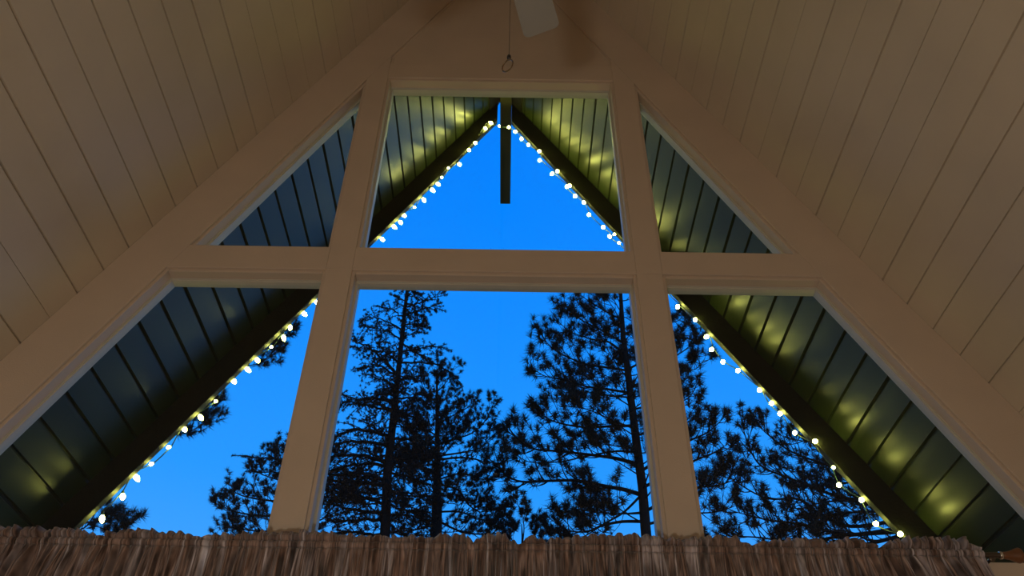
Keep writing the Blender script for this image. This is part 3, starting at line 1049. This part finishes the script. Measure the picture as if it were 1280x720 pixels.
# little pine tops far off, in the gap between the two nearer pines
t = Tree('pine_tree', 'small distant pine top just above the join of the two valances', 26.0, 55, 0.20, 30, 0.020, PB)
t.dens = 2.6
t.rows = [655, 672, 720]
t.start([(652, 655), (653, 672), (653, 720)], [1, 2.5, 6])
for px, dy, r0, tw, tl in [
    ([(653, 690), (640, 675), (634, 655), (632, 638)], 0.3, 0.03, 6, 0.6),
    ([(653, 680), (655, 660), (652, 640), (646, 628)], 0.0, 0.03, 6, 0.6),
    ([(653, 695), (668, 682), (675, 665), (676, 655)], -0.3, 0.03, 6, 0.6),
    ([(653, 700), (632, 690), (620, 672), (618, 655)], 0.4, 0.03, 6, 0.6),
    ([(653, 705), (675, 695), (688, 680), (694, 668)], 0.4, 0.03, 6, 0.6),
]:
    t.px_limb(px, dy, r0, tw, tl, 1, 0.3)
t.finish()

# ragged conifer with short needles and bare drooping twigs
class Conifer(Tree):
    def spray(self, mb, p, d, L, r0):
        """a thin side twig furred with short needles, hanging a little"""
        r = self.rng
        pts = [p]
        q = p.copy()
        d = d.normalized()
        n = 4
        for i in range(n):
            d = (d + Vector((r.uniform(-.2, .2), r.uniform(-.2, .2), r.uniform(-0.28, 0.14)))).normalized()
            q = q + d * L / n
            pts.append(q.copy())
            if r.random() < 0.93:
                self.tuft(q, d, r.uniform(0.7, 1.1))
            if i in (1, 2) and r.random() < 0.55:
                e = (d + Vector((r.uniform(-1, 1), r.uniform(-1, 1), r.uniform(-0.8, 0.5)))).normalized()
                mb.tube([q, q + e * L * 0.35], [r0 * 0.6, r0 * 0.3], 4)
                self.tuft(q + e * L * 0.3, e, 0.8)
        mb.tube(pts, [r0 * (1 - 0.6 * i / n) for i in range(n + 1)], 4)
    def limb(self, pts, r0, twigs, tl, level=1, start=0.2, droop=False):
        r = self.rng
        mb = MB()
        P = []
        for i in range(len(pts) - 1):
            for k in range(4):
                P.append(pts[i].lerp(pts[i + 1], k / 4) + Vector((r.uniform(-.03, .03), r.uniform(-.03, .03), r.uniform(-.03, .03))))
        P.append(pts[-1])
        P[0] = pts[0]
        n = len(P)
        mb.tube(P, [max(r0 * (1 - 0.75 * i / (n - 1)), 0.011) for i in range(n)], 6)
        for j in range(twigs):
            t_ = start + (1 - start) * (j + r.random()) / twigs
            i = min(n - 2, int(t_ * (n - 1)))
            p = P[i].lerp(P[i + 1], t_ * (n - 1) - i)
            dl = (P[i + 1] - P[i]).normalized()
            sv = Vector((r.uniform(-1, 1), r.uniform(-1, 1), r.uniform(-0.7, 0.55)))
            dd = dl * r.uniform(0.3, 0.9) + sv * 0.8
            self.spray(mb, p, dd, tl * r.uniform(0.4, 1.1) * (1.2 - 0.6 * t_), max(0.009, r0 * 0.25))
        self.limbs.append(mb)
t = Conifer('conifer_tree', 'tall ragged conifer with a bare spire and drooping twigs, left in the lower centre window', 18.5, 77, 0.10, 15, 0.017, (M_BARK, M_NEEDLE2))
t.dens = 1.9
t.rows = [330, 357, 408, 450, 483, 510, 588, 665]
t.start([(511, 330), (509.4, 357), (504, 408), (499.5, 450), (496, 483), (493, 510), (484.5, 588), (481.5, 665)], [2.5, 3.5, 5.5, 6.3, 7, 8.5, 11, 13])
for px, dy, r0, tw, tl in [
    ([(509, 384), (525, 378), (540, 373), (552, 366)], 0.2, 0.03, 9, 0.5),
    ([(507, 379), (522, 383), (535, 383), (546, 385)], -0.3, 0.028, 8, 0.5),
    ([(506, 392), (518, 390), (527, 395), (533, 400)], 0.3, 0.026, 8, 0.5),
    ([(503, 408), (515, 405), (529, 409)], -0.2, 0.026, 8, 0.5),
    ([(500, 440), (515, 437), (535, 433), (553, 434)], 0.3, 0.026, 9, 0.5),
    ([(502, 428), (515, 438), (528, 443), (537, 447)], -0.3, 0.024, 8, 0.5),
    ([(500, 454), (520, 453), (540, 454), (558, 461), (572, 474), (579, 489)], 0.2, 0.032, 7, 0.4),
    ([(504, 398), (494, 390), (484, 385), (473, 383)], 0.2, 0.026, 9, 0.5),
    ([(503, 412), (488, 404), (472, 398), (457, 396)], -0.3, 0.028, 10, 0.55),
    ([(502, 425), (485, 414), (465, 411), (448, 405)], 0.3, 0.028, 11, 0.55),
    ([(495, 466), (482, 452), (460, 432), (446, 428), (437, 422)], -0.2, 0.042, 14, 0.6),
    ([(499, 452), (480, 440), (458, 436), (436, 434)], 0.4, 0.03, 12, 0.6),
    ([(497, 472), (480, 458), (463, 457), (446, 462)], -0.3, 0.03, 10, 0.55),
    ([(495, 490), (480, 474), (466, 471)], 0.3, 0.028, 9, 0.55),
    ([(494, 505), (470, 498), (450, 500), (428, 493), (414, 496)], -0.2, 0.04, 14, 0.6),
    ([(493, 515), (465, 508), (440, 503), (421, 503)], 0.3, 0.04, 13, 0.6),
    ([(490, 545), (465, 540), (440, 536), (420, 545), (404, 545)], -0.2, 0.05, 18, 0.7),
    ([(489, 560), (460, 552), (435, 552), (412, 556), (398, 548)], 0.4, 0.05, 18, 0.7),
    ([(486, 580), (455, 570), (430, 568), (408, 572), (390, 574)], -0.4, 0.055, 20, 0.75),
    ([(486, 582), (455, 580), (425, 584), (405, 590)], 0.5, 0.05, 18, 0.75),
    ([(484, 600), (450, 590), (415, 594), (385, 584), (345, 574), (306, 569)], -0.2, 0.05, 15, 0.55),
    ([(484, 606), (440, 604), (400, 600), (350, 592), (312, 588)], 0.3, 0.05, 12, 0.55),
    ([(482, 640), (455, 640), (430, 634), (412, 627), (398, 626)], -0.2, 0.05, 14, 0.6),
    ([(482, 650), (455, 650), (430, 652), (410, 648)], 0.4, 0.045, 13, 0.6),
    ([(482, 630), (455, 622), (430, 616), (405, 612)], 0.3, 0.04, 12, 0.6),
    ([(481, 668), (455, 668), (435, 664), (415, 668)], -0.3, 0.05, 16, 0.65),
    ([(495, 500), (512, 496), (525, 500), (540, 508)], -0.3, 0.03, 11, 0.6),
    ([(493, 520), (515, 520), (535, 528)], 0.3, 0.03, 11, 0.65),
    ([(489, 550), (515, 550), (535, 560)], -0.3, 0.035, 13, 0.7),
    ([(485, 590), (515, 596), (535, 606)], 0.3, 0.035, 13, 0.7),
    ([(483, 630), (512, 640), (535, 650)], -0.3, 0.035, 13, 0.7),
]:
    t.px_limb(px, dy, r0, tw, tl, 1, 0.15)
t.auto(335, 375, 6, (0.25, 0.5), 0.018, 4, 0.35, rise=0.2)
t.auto(370, 480, 18, (0.5, 0.9), 0.02, 7, 0.45, rise=0.1)
t.auto(480, 665, 40, (0.9, 1.6), 0.025, 14, 0.6, rise=0.02)
t.finish()

# ------------------------------------------------------------------ sky and lights
def sky():
    w = bpy.data.worlds.new('dusk_sky')
    SC.world = w
    w.use_nodes = True
    nt = w.node_tree
    bg = nt.nodes['Background']
    tc = nt.nodes.new('ShaderNodeTexCoord')
    sp = nt.nodes.new('ShaderNodeSeparateXYZ')
    nt.links.new(tc.outputs['Generated'], sp.inputs[0])
    r = nt.nodes.new('ShaderNodeValToRGB')
    els = r.color_ramp.elements
    els[0].position, els[0].color = 0.0, (0.20, 0.42, 0.9, 1)
    els[1].position, els[1].color = 1.0, (0.0, 0.10, 0.65, 1)
    for p, c in ((0.34, (0.060, 0.40, 1.12)), (0.45, (0.022, 0.345, 1.12)), (0.58, (0.010, 0.30, 1.1)), (0.72, (0.0015, 0.255, 1.09)), (0.82, (0.0005, 0.235, 1.08))):
        e = els.new(p)
        e.color = (*c, 1)
    nt.links.new(sp.outputs['Z'], r.inputs['Fac'])
    # unseen far-left sky dimmed to keep its blue off the right soffit
    mr = nt.nodes.new('ShaderNodeMapRange')
    mr.inputs['From Min'].default_value = -0.78
    mr.inputs['From Max'].default_value = -0.47
    mr.inputs['To Min'].default_value = 0.03
    nt.links.new(sp.outputs['X'], mr.inputs['Value'])
    mx = nt.nodes.new('ShaderNodeMix')
    mx.data_type = 'RGBA'
    mx.blend_type = 'MULTIPLY'
    mx.inputs['Factor'].default_value = 1
    nt.links.new(r.outputs['Color'], mx.inputs['A'])
    nt.links.new(mr.outputs['Result'], mx.inputs['B'])
    nt.links.new(mx.outputs['Result'], bg.inputs['Color'])
    bg.inputs['Strength'].default_value = 1.0
sky()

def lamp(name, loc, power, col, radius):
    l = bpy.data.lights.new(name, 'POINT')
    l.energy = power
    l.color = col
    l.shadow_soft_size = radius
    o = bpy.data.objects.new(name, l)
    COL.objects.link(o)
    o.location = loc
    return o
lamp('table_lamp_light', (-0.62, -1.15, H - 1.0), 106, (1.0, 0.905, 0.765), 0.14)

SC.view_settings.view_transform = 'Standard'
SC.view_settings.look = 'None'
SC.view_settings.exposure = 0.0
SC.view_settings.gamma = 1.0
SC.view_settings.use_curve_mapping = False
